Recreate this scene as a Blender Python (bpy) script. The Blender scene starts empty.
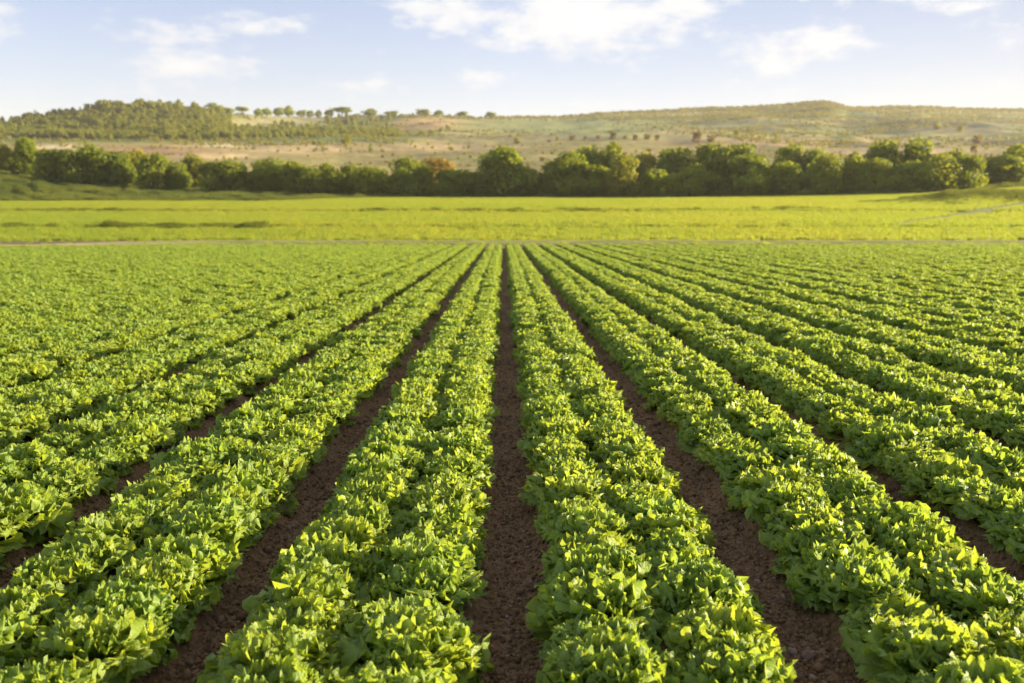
import bpy, math, random
import numpy as np
from mathutils import Vector

R = math.radians
rng = np.random.default_rng(11)
random.seed(5)
scene = bpy.context.scene
COL = scene.collection

# ------------------------------------------------------------------ camera
F = 1000.0                      # focal length in pixels of a 1024 wide frame
TH = math.atan(118.5 / F)       # pitch below the horizon
CAM = Vector((-0.04, 0.0, 1.47))
cd = bpy.data.cameras.new("camera")
cam = bpy.data.objects.new("camera", cd)
COL.objects.link(cam)
cam.location = CAM
cam.rotation_euler = (math.pi / 2 - TH, 0, -math.atan(8.5 / F))
cd.sensor_width = 36
cd.lens = F * 36 / 1024
cd.clip_start = 0.05
cd.clip_end = 20000
cd.dof.use_dof = True
cd.dof.focus_distance = 4.6
cd.dof.aperture_fstop = 3.0
scene.camera = cam

# ------------------------------------------------------------------ light
SUN_EL, SUN_AZ = R(12), R(76)   # azimuth counted from straight ahead towards the right
sv = Vector((math.cos(SUN_EL) * math.sin(SUN_AZ), math.cos(SUN_EL) * math.cos(SUN_AZ), math.sin(SUN_EL)))
sd = bpy.data.lights.new("sun", 'SUN')
sd.energy = 5.0
sd.angle = R(0.6)
sd.color = (1.0, 0.83, 0.58)
sun = bpy.data.objects.new("sun", sd)
sun.rotation_euler = sv.to_track_quat('Z', 'Y').to_euler()
sun.location = (30, 10, 40)
COL.objects.link(sun)

scene.view_settings.view_transform = 'Standard'
scene.view_settings.look = 'None'
scene.view_settings.gamma = 1
scene.view_settings.use_curve_mapping = False
scene.view_settings.exposure = 1.6
scene.render.engine = 'CYCLES'
scene.cycles.use_denoising = True
scene.cycles.max_bounces = 8
scene.cycles.transparent_max_bounces = 8
scene.cycles.volume_bounces = 0


# ------------------------------------------------------------------ node helpers
class NT:
    def __init__(self, tree):
        self.t = tree
        self.n = tree.nodes
        self.l = tree.links

    def new(self, kind, **kw):
        nd = self.n.new(kind)
        for k, v in kw.items():
            setattr(nd, k, v)
        return nd

    def link(self, a, b):
        self.l.new(a, b)

    def val(self, sock, v):
        if hasattr(v, 'is_output') or isinstance(v, bpy.types.NodeSocket):
            self.l.new(v, sock)
        else:
            sock.default_value = v

    def math(self, op, a, b=0.0, c=0.0, clamp=False):
        nd = self.n.new('ShaderNodeMath')
        nd.operation = op
        nd.use_clamp = clamp
        for i, v in enumerate((a, b, c)):
            self.val(nd.inputs[i], v)
        return nd.outputs[0]

    def mix(self, fac, a, b, mode='MIX'):
        nd = self.n.new('ShaderNodeMix')
        nd.data_type = 'RGBA'
        nd.blend_type = mode
        self.val(nd.inputs[0], fac)
        self.val(nd.inputs[6], a if not isinstance(a, tuple) or len(a) == 4 else (*a, 1))
        self.val(nd.inputs[7], b if not isinstance(b, tuple) or len(b) == 4 else (*b, 1))
        return nd.outputs[2]

    def noise(self, vec, scale, detail=4, rough=0.55):
        nd = self.n.new('ShaderNodeTexNoise')
        nd.inputs['Scale'].default_value = scale
        nd.inputs['Detail'].default_value = detail
        nd.inputs['Roughness'].default_value = rough
        if vec is not None:
            self.l.new(vec, nd.inputs['Vector'])
        return nd.outputs['Fac']

    def ramp(self, fac, stops):
        nd = self.n.new('ShaderNodeValToRGB')
        el = nd.color_ramp.elements
        while len(el) < len(stops):
            el.new(0.5)
        for e, (p, c) in zip(el, stops):
            e.position = p
            e.color = (*c, 1)
        self.l.new(fac, nd.inputs[0])
        return nd.outputs[0]

    def mrange(self, v, a, b, c=0.0, d=1.0):
        nd = self.n.new('ShaderNodeMapRange')
        nd.interpolation_type = 'SMOOTHSTEP'
        self.l.new(v, nd.inputs[0])
        for i, x in enumerate((a, b, c, d)):
            nd.inputs[i + 1].default_value = x
        return nd.outputs[0]


# ------------------------------------------------------------------ sky
world = bpy.data.worlds.new("World")
scene.world = world
world.use_nodes = True
w = NT(world.node_tree)
w.n.clear()
wo = w.new('ShaderNodeOutputWorld')
bg = w.new('ShaderNodeBackground')
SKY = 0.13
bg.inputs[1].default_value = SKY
sky = w.new('ShaderNodeTexSky', sky_type='NISHITA', sun_disc=False)
sky.sun_elevation = SUN_EL
sky.sun_rotation = SUN_AZ
sky.air_density = 1.0
sky.dust_density = 0.15
sky.ozone_density = 2.0
tc = w.new('ShaderNodeTexCoord')
sep = w.new('ShaderNodeSeparateXYZ')
w.link(tc.outputs['Generated'], sep.inputs[0])
X, Y, Z = sep.outputs
# the direction seen as slopes to the left/right and upwards
hl = w.math('MAXIMUM', w.math('SQRT', w.math('ADD', w.math('MULTIPLY', X, X), w.math('MULTIPLY', Y, Y))), 0.01)
az = w.math('MULTIPLY', w.math('ARCTAN2', X, Y), 1000.0)
el = w.math('MULTIPLY', w.math('ARCTAN2', Z, hl), 1000.0)
cmb = w.new('ShaderNodeCombineXYZ')
w.link(az, cmb.inputs[0])
w.link(w.math('MULTIPLY', el, 2.1), cmb.inputs[1])
n1 = w.noise(cmb.outputs[0], 0.013, 7, 0.58)
n2 = w.noise(cmb.outputs[0], 0.045, 5, 0.6)


def px_az(x):
    return 1000 * math.atan((x - 503.5) * math.cos(TH) / F)


def px_el(y):
    return 1000 * (math.atan((341.5 - y) / F) - TH)


# cloud banks: centre, half sizes, weight
BANKS = [(470, 12, 75, 22, 0.8), (575, 22, 105, 30, 1.0), (680, 6, 60, 18, 0.75), (205, 70, 62, 17, 0.8),
         (190, 46, 60, 16, 0.55), (265, 32, 50, 13, 0.6), (822, 50, 42, 17, 0.75), (765, 68, 50, 22, 0.42), (925, 3, 46, 12, 0.8),
         (482, 78, 26, 11, 0.5), (5, 38, 24, 22, 0.5), (745, 86, 50, 14, 0.36), (960, 92, 100, 8, 0.36),
         (330, 88, 90, 12, 0.3), (560, 106, 40, 9, 0.45), (320, 22, 24, 9, 0.35), (40, 105, 60, 10, 0.35),
         (375, 50, 24, 9, 0.3), (215, -1, 40, 7, 0.4), (945, 24, 30, 8, 0.4), (-150, 20, 120, 40, 0.7), (1180, 40, 120, 40, 0.7)]
acc = None
for (bx, by, sx, sy, k) in BANKS:
    dx = w.math('DIVIDE', w.math('SUBTRACT', az, px_az(bx)), sx)
    dy = w.math('DIVIDE', w.math('SUBTRACT', el, px_el(by)), sy)
    e = w.math('EXPONENT', w.math('MULTIPLY', w.math('ADD', w.math('MULTIPLY', dx, dx), w.math('MULTIPLY', dy, dy)), -1.0))
    e = w.math('MULTIPLY', e, k)
    acc = e if acc is None else w.math('MAXIMUM', acc, e)
tex = w.math('ADD', w.math('MULTIPLY', n1, 0.7), w.math('MULTIPLY', n2, 0.45))
dens = w.math('ADD', w.math('MULTIPLY', acc, 1.15), w.math('MULTIPLY', w.math('SUBTRACT', tex, 0.57), 2.9))
dens = w.math('ADD', dens, w.mrange(el, 260, 480, 0.0, 0.42))   # unseen cloud added above the frame to brighten the fill light
cov = w.mrange(dens, 0.20, 0.85, 0.0, 0.90)
cloudc = w.mix(w.mrange(dens, 0.5, 1.3), (2.25, 2.33, 2.48), (2.57, 2.59, 2.62))
lift = w.mix(w.mrange(el, 60, 230), (0.757, 0.586, 0.614), (0.688, 0.563, 0.623))
side = w.ramp(w.math('DIVIDE', w.math('ADD', az, 500.0), 1000.0), [(0.0, (1.06,) * 3), (0.5, (1.0,) * 3), (0.75, (0.83,) * 3), (1.0, (0.66,) * 3)])
lift = w.mix(1.0, lift, side, 'MULTIPLY')
skyc = w.mix(1.0, sky.outputs[0], lift, 'MULTIPLY')
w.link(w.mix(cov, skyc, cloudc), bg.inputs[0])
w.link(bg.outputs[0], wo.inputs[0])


# ------------------------------------------------------------------ object helpers
def tag(o, label=None, cat=None, group=None, kind=None):
    if label:
        o['label'] = label
    if cat:
        o['category'] = cat
    if group:
        o['group'] = group
    if kind:
        o['kind'] = kind
    return o


def mesh_np(name, v, f, mats, smooth=True, uv=None, col=None, mi=None):
    """v (n,3), f (m,4) or (m,3) -> mesh"""
    v = np.asarray(v, np.float32)
    f = np.asarray(f, np.int32)
    k = f.shape[1]
    me = bpy.data.meshes.new(name)
    me.vertices.add(len(v))
    me.vertices.foreach_set('co', v.ravel())
    me.loops.add(f.size)
    me.loops.foreach_set('vertex_index', f.ravel())
    me.polygons.add(len(f))
    me.polygons.foreach_set('loop_start', np.arange(0, f.size, k, dtype=np.int32))
    me.polygons.foreach_set('loop_total', np.full(len(f), k, np.int32))
    me.polygons.foreach_set('use_smooth', np.full(len(f), smooth, bool))
    if mi is not None:
        me.polygons.foreach_set('material_index', np.asarray(mi, np.int32))
    me.update(calc_edges=True)
    if uv is not None:
        l = me.uv_layers.new(name='UVMap')
        l.data.foreach_set('uv', np.asarray(uv, np.float32)[f.ravel()].ravel())
    if col is not None:
        a = me.color_attributes.new('tint', 'FLOAT_COLOR', 'POINT')
        c = np.ones((len(v), 4), np.float32)
        c[:, :3] = col
        a.data.foreach_set('color', c.ravel())
    for m in (mats if isinstance(mats, (list, tuple)) else [mats]):
        me.materials.append(m)
    return me


def link(name, data, parent=None):
    o = bpy.data.objects.new(name, data)
    COL.objects.link(o)
    if parent:
        o.parent = parent
    return o


def grid_faces(nr, nc, off=0):
    i = np.arange(nr * nc).reshape(nr, nc) + off
    return np.stack([i[:-1, :-1], i[:-1, 1:], i[1:, 1:], i[1:, :-1]], -1).reshape(-1, 4)


def vnoise(x, y, seed=0):
    """smooth value noise, 0..1"""
    xi, yi = np.floor(x).astype(np.int64), np.floor(y).astype(np.int64)
    fx, fy = x - xi, y - yi
    fx = fx * fx * (3 - 2 * fx)
    fy = fy * fy * (3 - 2 * fy)

    def h(a, b):
        n = (a * 374761393 + b * 668265263 + seed * 1442695041) & 0xffffffff
        n = ((n ^ (n >> 13)) * 1274126177) & 0xffffffff
        return ((n ^ (n >> 16)) & 0xffff) / 65535.0
    return (h(xi, yi) * (1 - fx) + h(xi + 1, yi) * fx) * (1 - fy) + (h(xi, yi + 1) * (1 - fx) + h(xi + 1, yi + 1) * fx) * fy


def fbm(x, y, seed=0, oct=4):
    s, a, t = 0, 1.0, 0
    for o in range(oct):
        s = s + a * vnoise(x * 2 ** o + 17.3 * o, y * 2 ** o - 9.1 * o, seed + o)
        t += a
        a *= 0.5
    return s / t


def sstep(a, b, x):
    t = np.clip((x - a) / (b - a), 0, 1)
    return t * t * (3 - 2 * t)


# ------------------------------------------------------------------ materials
def new_mat(name):
    m = bpy.data.materials.new(name)
    m.use_nodes = True
    t = NT(m.node_tree)
    t.n.clear()
    out = t.new('ShaderNodeOutputMaterial')
    return m, t, out


def leaf_mat(name, base, trans, tfac=0.4, rough=0.5, var=None, uvveins=False, spec=0.3, patch=None):
    """thin leaf: a glossy-ish face that also lets light through"""
    m, t, out = new_mat(name)
    p = t.new('ShaderNodeBsdfPrincipled')
    tr = t.new('ShaderNodeBsdfTranslucent')
    mx = t.new('ShaderNodeMixShader')
    oi = t.new('ShaderNodeObjectInfo')
    geo = t.new('ShaderNodeNewGeometry')
    b, c = (*base, 1), (*trans, 1)
    if var:
        r = t.math('ADD', t.math('MULTIPLY', oi.outputs['Random'], 0.55), t.math('MULTIPLY', geo.outputs['Random Per Island'], 0.45))
        b = t.mix(r, base, tuple(x * y for x, y in zip(base, var)))
        c = t.mix(r, trans, tuple(x * y for x, y in zip(trans, var)))
    if patch:
        pn = t.mrange(t.noise(geo.outputs['Position'], patch[0], 3), 0.38, 0.62)
        b = t.mix(pn, b, t.mix(1.0, b, patch[1], 'MULTIPLY'))
        c = t.mix(pn, c, t.mix(1.0, c, patch[1], 'MULTIPLY'))
    if uvveins:
        uv = t.new('ShaderNodeUVMap')
        sp = t.new('ShaderNodeSeparateXYZ')
        t.link(uv.outputs[0], sp.inputs[0])
        v = t.math('ABSOLUTE', t.math('SUBTRACT', sp.outputs[0], 0.5))
        # pale midrib that thins out, side veins slanting off it
        rib = t.mrange(t.math('SUBTRACT', v, t.math('MULTIPLY', t.math('SUBTRACT', 1.0, sp.outputs[1]), 0.07)), 0.0, 0.03, 1, 0)
        side = t.math('FRACT', t.math('ADD', t.math('MULTIPLY', sp.outputs[1], 6.0), t.math('MULTIPLY', v, -7.0)))
        side = t.math('MULTIPLY', t.mrange(t.math('ABSOLUTE', t.math('SUBTRACT', side, 0.5)), 0.0, 0.10, 1, 0), 0.45)
        vein = t.math('MULTIPLY', t.math('MAXIMUM', rib, side), 0.6)
        b = t.mix(vein, b, (0.36, 0.44, 0.16))
        c = t.mix(vein, c, (0.50, 0.58, 0.20))
        old = t.mrange(geo.outputs['Random Per Island'], 0.991, 0.996)
        b = t.mix(old, b, (0.36, 0.44, 0.09))
        c = t.mix(old, c, (0.58, 0.58, 0.10))
        base_pale = t.mrange(sp.outputs[1], 0.0, 0.35, 0.55, 0.0)
        b = t.mix(base_pale, b, (0.34, 0.42, 0.14))
        tc_ = t.new('ShaderNodeTexCoord')
        bn = t.noise(tc_.outputs['Object'], 55, 3, 0.6)
        bmp = t.new('ShaderNodeBump')
        bmp.inputs['Strength'].default_value = 0.55
        bmp.inputs['Distance'].default_value = 0.012
        hgt = t.math('SUBTRACT', bn, t.math('MULTIPLY', vein, 0.5))
        t.link(hgt, bmp.inputs['Height'])
        t.link(bmp.outputs[0], p.inputs['Normal'])
        t.link(bmp.outputs[0], tr.inputs['Normal'])
    t.val(p.inputs['Base Color'], b)
    t.val(tr.inputs['Color'], c)
    p.inputs['Roughness'].default_value = rough
    p.inputs['Specular IOR Level'].default_value = spec
    mx.inputs[0].default_value = tfac
    t.link(p.outputs[0], mx.inputs[1])
    t.link(tr.outputs[0], mx.inputs[2])
    t.link(mx.outputs[0], out.inputs[0])
    return m


M_LETTUCE = leaf_mat('lettuce_leaf', (0.228, 0.350, 0.056), (0.50, 0.66, 0.050), 0.44, 0.44, (1.3, 1.1, 0.9), True, 0.45)
M_GRASS = leaf_mat('grass_blade', (0.235, 0.31, 0.045), (0.51, 0.57, 0.045), 0.5, 0.5, (1.2, 1.0, 0.8), patch=(0.035, (0.88, 0.97, 0.92)))
M_TALL = leaf_mat('tall_grass_blade', (0.10, 0.15, 0.025), (0.24, 0.29, 0.025), 0.4, 0.5, (1.3, 1.05, 0.8))
M_MOUND = leaf_mat('rough_grass_blade', (0.13, 0.18, 0.04), (0.26, 0.31, 0.04), 0.4, 0.5, (1.4, 1.1, 0.8), patch=(0.06, (0.7, 0.8, 0.9)))
M_CROWN = leaf_mat('tree_leaf_olive', (0.150, 0.205, 0.020), (0.48, 0.55, 0.020), 0.40, 0.6, (1.25, 1.12, 0.95))
M_CROWN_DARK = leaf_mat('tree_leaf_dark', (0.105, 0.155, 0.017), (0.39, 0.46, 0.018), 0.38, 0.6, (1.5, 1.3, 1.0))
M_CROWN_YEL = leaf_mat('tree_leaf_yellow', (0.19, 0.215, 0.025), (0.50, 0.50, 0.022), 0.38, 0.6, (1.3, 1.1, 0.8))
M_CROWN_RUST = leaf_mat('tree_leaf_rust', (0.34, 0.25, 0.04), (0.50, 0.36, 0.035), 0.35, 0.6, (1.2, 1.1, 1.0))
M_PINE = leaf_mat('pine_needles', (0.135, 0.175, 0.022), (0.40, 0.41, 0.022), 0.38, 0.6, (1.4, 1.2, 0.8))
M_SCRUB = leaf_mat('scrub_leaf', (0.25, 0.27, 0.06), (0.44, 0.42, 0.06), 0.38, 0.6, (1.3, 1.1, 1.1))
M_RUST = leaf_mat('shrub_leaf_brown', (0.20, 0.17, 0.06), (0.26, 0.20, 0.06), 0.3, 0.6, (1.5, 1.3, 1.0))

M_BARK, t, out = new_mat('bark')
p = t.new('ShaderNodeBsdfPrincipled')
tcb = t.new('ShaderNodeTexCoord')
t.link(t.ramp(t.noise(tcb.outputs['Object'], 4, 5), [(0.3, (0.05, 0.035, 0.025)), (0.7, (0.14, 0.10, 0.07))]), p.inputs[0])
p.inputs['Roughness'].default_value = 0.9
t.link(p.outputs[0], out.inputs[0])

M_SOIL, t, out = new_mat('tilled_soil')
p = t.new('ShaderNodeBsdfPrincipled')
geo = t.new('ShaderNodeNewGeometry')
big = t.noise(geo.outputs['Position'], 2.2, 4)
fine = t.noise(geo.outputs['Position'], 38, 6, 0.65)
c = t.mix(t.mrange(fine, 0.3, 0.72), (0.150, 0.086, 0.039), (0.315, 0.195, 0.095))
c = t.mix(t.mrange(big, 0.35, 0.7), c, t.mix(1.0, c, (1.25, 1.2, 1.12), 'MULTIPLY'))
t.link(c, p.inputs[0])
p.inputs['Roughness'].default_value = 0.95
p.inputs['Specular IOR Level'].default_value = 0.15
vor = t.new('ShaderNodeTexVoronoi')
vor.inputs['Scale'].default_value = 32
t.link(geo.outputs['Position'], vor.inputs['Vector'])
b = t.new('ShaderNodeBump')
b.inputs['Strength'].default_value = 0.9
b.inputs['Distance'].default_value = 0.03
t.link(t.math('ADD', fine, t.math('MULTIPLY', vor.outputs['Distance'], -0.5)), b.inputs['Height'])
t.link(b.outputs[0], p.inputs['Normal'])
t.link(p.outputs[0], out.inputs[0])

M_CLOD, t, out = new_mat('soil_clod')
p = t.new('ShaderNodeBsdfPrincipled')
oi = t.new('ShaderNodeObjectInfo')
tcb = t.new('ShaderNodeTexCoord')
c = t.ramp(oi.outputs['Random'], [(0.0, (0.16, 0.093, 0.045)), (0.86, (0.33, 0.20, 0.10)), (0.94, (0.33, 0.22, 0.15)), (1.0, (0.38, 0.28, 0.21))])
t.link(t.mix(t.noise(tcb.outputs['Object'], 6, 4), c, t.mix(1.0, c, (0.6, 0.6, 0.6), 'MULTIPLY')), p.inputs[0])
p.inputs['Roughness'].default_value = 0.95
p.inputs['Specular IOR Level'].default_value = 0.15
t.link(p.outputs[0], out.inputs[0])


def tint_mat(name, nscale, bump):
    """ground whose own colour is stored per vertex, broken up with noise"""
    m, t, out = new_mat(name)
    p = t.new('ShaderNodeBsdfPrincipled')
    a = t.new('ShaderNodeVertexColor')
    a.layer_name = 'tint'
    geo = t.new('ShaderNodeNewGeometry')
    n1 = t.noise(geo.outputs['Position'], nscale, 6, 0.6)
    n2 = t.noise(geo.outputs['Position'], nscale * 9, 4, 0.6)
    k = t.math('ADD', t.math('MULTIPLY', n1, 0.9), t.math('MULTIPLY', n2, 0.7))
    c = t.mix(t.mrange(k, 0.55, 1.05), t.mix(1.0, a.outputs[0], (0.72, 0.74, 0.72), 'MULTIPLY'), t.mix(1.0, a.outputs[0], (1.22, 1.18, 1.12), 'MULTIPLY'))
    t.link(c, p.inputs[0])
    p.inputs['Roughness'].default_value = 0.95
    p.inputs['Specular IOR Level'].default_value = 0.1
    b = t.new('ShaderNodeBump')
    b.inputs['Strength'].default_value = 0.7
    b.inputs['Distance'].default_value = bump
    t.link(n2, b.inputs['Height'])
    t.link(b.outputs[0], p.inputs['Normal'])
    t.link(p.outputs[0], out.inputs[0])
    return m


M_MEADOW = tint_mat('meadow_ground', 0.12, 0.15)
M_HILL = tint_mat('hill_ground', 0.02, 1.2)
M_TRACK = tint_mat('track_dirt', 0.5, 0.05)


# ------------------------------------------------------------------ terrain profile
KX = math.cos(TH) / F


def ht(y, Yd):
    """height that a point at distance Yd has when seen at picture row y"""
    return CAM.z + Yd * np.tan(np.arctan((341.5 - y) / F) - TH)


BASE_X = [-700, 0, 60, 170, 350, 500, 650, 800, 920, 980, 1024, 1700]
BASE_Y = [172, 174, 185, 192, 197, 198, 198, 196, 194, 190, 187, 187]
MID_X = [-700, 0, 200, 340, 430, 520, 620, 700, 800, 900, 1024, 1700]
MID_Y = [146, 144, 143, 145, 143, 141, 137, 137, 137, 139, 141, 140]
CR_X = [-700, -100, 0, 25, 50, 70, 95, 110, 135, 170, 200, 215, 235, 260, 300, 335, 360, 380, 430, 480, 520, 560, 600, 650, 690, 740, 790, 812, 822, 832, 845, 870, 920, 975, 1024, 1300, 1700]
CR_Y = [138, 132, 126, 121, 117, 114, 109, 105, 104, 105, 107, 110, 114, 116, 117, 118, 115, 116, 114, 117, 116, 116, 112, 110, 108, 106, 103, 100.5, 100, 102, 106, 106, 105, 108, 108, 110, 112]
YC_X = [-700, 0, 215, 300, 400, 500, 700, 1024, 1700]
YC_Y = [820, 820, 850, 1000, 1050, 1100, 1250, 1350, 1350]


def terrain_y(x, Yd):
    """picture row of the bare ground for a direction x and a distance Yd >= 90"""
    base = np.interp(x, BASE_X, BASE_Y)
    mid = np.interp(x, MID_X, MID_Y)
    cr = np.interp(x, CR_X, CR_Y)
    yc = np.interp(x, YC_X, YC_Y)
    # the rise from the far end of the field to the tree line
    zb, zc = ht(base, 203.0), ht(197.5, 203.0)
    z1 = 0.22 * sstep(61.5, 69, Yd) + (zc - 0.22) * (np.clip((Yd - 75) / 128.0, 0, None)) + (zb - zc) * sstep(165, 203, Yd)
    y1 = 341.5 - F * np.tan(np.arctan((z1 - CAM.z) / Yd) + TH)
    t2 = np.clip((Yd - 203) / (600 - 203), 0, 1)
    y2 = base + (mid - base) * (1 - (1 - t2) ** 1.7)
    t3 = np.clip((Yd - 600) / (yc - 600), 0, 1)
    y3 = mid + (cr - mid) * (0.55 * t3 + 0.45 * t3 ** 2)
    t4 = np.clip((Yd - yc) / 1500, 0, 1)
    y4 = cr + 40 * t4
    y = np.where(Yd < 203, y1, np.where(Yd < 600, y2, np.where(Yd < yc, y3, y4)))
    return y


def terrain_z(x, Yd):
    x = np.asarray(x, float)
    Yd = np.asarray(Yd, float)
    z = ht(terrain_y(x, Yd), Yd)
    Xw = CAM.x + (x - 503.5) * KX * Yd
    z = z + 0.10 * (fbm(Xw / 9, Yd / 9, 31) - 0.5) * sstep(70, 90, Yd)
    # low banks across the meadow
    wob = 5 * (fbm(Xw / 45, Yd * 0 + 3, 7) - 0.5)
    z = z + 0.22 * sstep(124 + wob, 126.5 + wob, Yd) * (1 - sstep(140, 190, Yd))
    z = z + 0.14 * sstep(87.5 + wob * .4, 89.5 + wob * .4, Yd) * (1 - sstep(91, 118, Yd))
    # the grown-over mound on the right
    z = z + 1.6 * np.exp(-(((x - 985) / 75.0) ** 2 + ((Yd - 166) / 13.0) ** 2))
    # folds and gullies in the hills
    amp = sstep(240, 650, Yd) * (1 - 0.8 * sstep(0.86, 1.0, Yd / np.interp(x, YC_X, YC_Y)))
    z = z + amp * ((12 + 14 * sstep(640, 760, x)) * (fbm(Xw / 130, Yd / 150, 3) - 0.5) + 5.0 * (fbm(Xw / 34, Yd / 40, 5) - 0.5))
    return z


def world_at(x, Yd):
    return CAM.x + (x - 503.5) * KX * Yd, Yd, float(terrain_z(x, Yd))


def blend(c, new, k):
    k = np.clip(k, 0, 1)[..., None]
    return c * (1 - k) + np.array(new) * k


def blob(x, y, cx, cy, sx, sy):
    return np.exp(-(((x - cx) / sx) ** 2 + ((y - cy) / sy) ** 2) ** 1.5)


def strip(name, xs, ys, mat, colour):
    xg, yg = np.meshgrid(xs, ys)
    z = terrain_z(xg, yg)
    Xw = CAM.x + (xg - 503.5) * KX * yg
    v = np.stack([Xw, yg, z], -1).reshape(-1, 3)
    app = 341.5 - F * np.tan(np.arctan((z - CAM.z) / yg) + TH)
    c = colour(xg, yg, app, Xw).reshape(-1, 3)
    o = link(name, mesh_np(name, v, grid_faces(len(ys), len(xs)), mat, True, None, c))
    return tag(o, kind='structure')


def meadow_colour(x, Yd, app, Xw):
    c = np.zeros(x.shape + (3,)) + np.array((0.15, 0.20, 0.026))
    n = fbm(Xw / 18, Yd / 7, 40)
    c = blend(c, (0.20, 0.22, 0.03), sstep(0.45, 0.65, n))
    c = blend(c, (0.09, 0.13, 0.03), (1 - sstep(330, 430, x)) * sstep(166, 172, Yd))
    c = blend(c, (0.09, 0.18, 0.03), sstep(940, 985, x) * sstep(100, 104, Yd) * (1 - sstep(130, 136, Yd)))
    # bare verge beside the crop
    c = blend(c, (0.20, 0.17, 0.07), (1 - sstep(72, 77, Yd)))
    return c


def hill_colour(x, Yd, app, Xw):
    n = fbm(Xw / 60, Yd / 22, 50)
    n2 = fbm(Xw / 25, Yd / 9, 55)
    c = np.zeros(x.shape + (3,)) + np.array((0.26, 0.235, 0.09))
    c = blend(c, (0.38, 0.30, 0.14), sstep(0.42, 0.62, n))
    c = blend(c, (0.17, 0.20, 0.07), sstep(0.5, 0.66, n2) * 0.8)
    # lower slopes: tan, grey and reddish terraces
    low = sstep(138, 143, app) * (1 - sstep(176, 190, app))
    c = blend(c, (0.40, 0.31, 0.15), low * 0.7)
    band = fbm(Xw / 120, Yd / 9, 60)
    c = blend(c, (0.29, 0.27, 0.13), low * sstep(0.45, 0.6, band) * 0.85)
    c = blend(c, (0.33, 0.22, 0.11), low * sstep(0.52, 0.66, fbm(Xw / 40, Yd / 14, 62)) * 0.7)
    # broad patches of grazing, dry grass and scrubland to the right
    e1 = fbm(Xw / 150 + 5, Yd / 38, 64)
    e2 = fbm(Xw / 90 + 2, Yd / 30, 66)
    rt = sstep(600, 680, x) * (1 - low)
    c = blend(c, (0.25, 0.30, 0.13), rt * sstep(0.48, 0.58, e1) * 0.9)
    c = blend(c, (0.44, 0.34, 0.15), rt * sstep(0.52, 0.62, e2) * 0.9)
    c = blend(c, (0.14, 0.18, 0.05), rt * sstep(0.55, 0.63, fbm(Xw / 60, Yd / 16, 68)) * 0.8)
    c = c * (1 - low[..., None] * np.array((0.16, 0.16, 0.26)))
    c = blend(c, (0.24, 0.17, 0.10), (1 - sstep(180, 230, x)) * sstep(144, 147, app) * sstep(0.42, 0.6, fbm(Xw / 25, Yd / 10, 69)) * 0.9)
    # wooded hill on the left
    c = blend(c, (0.13, 0.145, 0.03), (1 - sstep(220, 270, x)) * (1 - sstep(141, 144, app)))
    c = blend(c, (0.12, 0.15, 0.05), sstep(215, 260, x) * (1 - sstep(400, 430, x)) * sstep(125, 128, app) * (1 - sstep(139, 144, app)))
    c = blend(c, (0.12, 0.15, 0.05), sstep(300, 335, x) * (1 - sstep(400, 430, x)) * (1 - sstep(139, 144, app)))
    # cream banks and reddish earth below it
    c = blend(c, (0.34, 0.21, 0.12), blob(x, app, 150, 152, 75, 5))
    c = blend(c, (0.60, 0.48, 0.31), blob(x, app, 65, 147, 34, 2.6))
    c = blend(c, (0.60, 0.48, 0.31), blob(x, app, 230, 145.5, 32, 2.2))
    c = blend(c, (0.50, 0.36, 0.20), blob(x, app, 225, 156, 45, 3.5))
    c = blend(c, (0.46, 0.34, 0.20), blob(x, app, 300, 149, 60, 4))
    # bare field on the skyline
    c = blend(c, (0.30, 0.27, 0.15), blob(x, app, 280, 122, 62, 4.2))
    c = c * np.array((1.28, 1.33, 1.18))
    # pale green sown field in the middle and its neighbour
    c = blend(c, (0.29, 0.33, 0.125), blob(x, app, 575, 127, 125, 11.5))
    c = blend(c, (0.40, 0.33, 0.16), blob(x, app, 690, 133, 45, 6))
    c = blend(c, (0.34, 0.30, 0.15), blob(x, app, 520, 137, 90, 4))
    c = blend(c, (0.50, 0.33, 0.16), blob(x, app, 425, 125, 34, 7))
    c = blend(c, (0.50, 0.38, 0.19), blob(x, app, 440, 147, 75, 4))
    # grey green scrub slopes to the right, cream tracks below
    c = blend(c, (0.24, 0.24, 0.12), blob(x, app, 745, 127, 55, 6) * 0.9)
    c = blend(c, (0.24, 0.23, 0.12), blob(x, app, 930, 126, 140, 9) * 0.8)
    c = blend(c, (0.56, 0.42, 0.24), blob(x, app, 900, 152, 80, 4.5))
    c = blend(c, (0.48, 0.34, 0.19), blob(x, app, 780, 142, 110, 4.5))
    c = blend(c, (0.13, 0.15, 0.05), blob(x, app, 815, 106, 34, 8))
    return c


xs = np.arange(-560, 1600, 4.0)
meadow = strip('meadow', xs, np.concatenate([np.linspace(61.3, 140, 110), np.linspace(140.8, 206, 60)]), M_MEADOW, meadow_colour)
ys = np.concatenate([np.geomspace(206, 640, 120), np.geomspace(645, 1400, 130), np.geomspace(1420, 3000, 14)])
hills = strip('hills', xs, ys, M_HILL, hill_colour)

# ------------------------------------------------------------------ soil of the crop field
PITCH, FIELD_END = 1.0, 61.5


def soil_z(x, y):
    d = np.abs((x / PITCH + 0.5) % 1.0 - 0.5)          # distance from the nearest furrow
    wob = 0.02 * (fbm(np.round(x) * 7.7, y * 1.3, 21) - 0.5)
    z = 0.06 * sstep(0.09, 0.20, d + wob)
    z = z + 0.030 * (fbm(x * 7, y * 5, 22) - 0.5)
    k = np.clip(1.4 - y / 14.0, 0, 1)
    z = z + k * (0.030 * (fbm(x * 26, y * 22, 24, 3) - 0.5) + 0.012 * (vnoise(x * 75, y * 70, 26) - 0.5))
    return z


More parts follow.
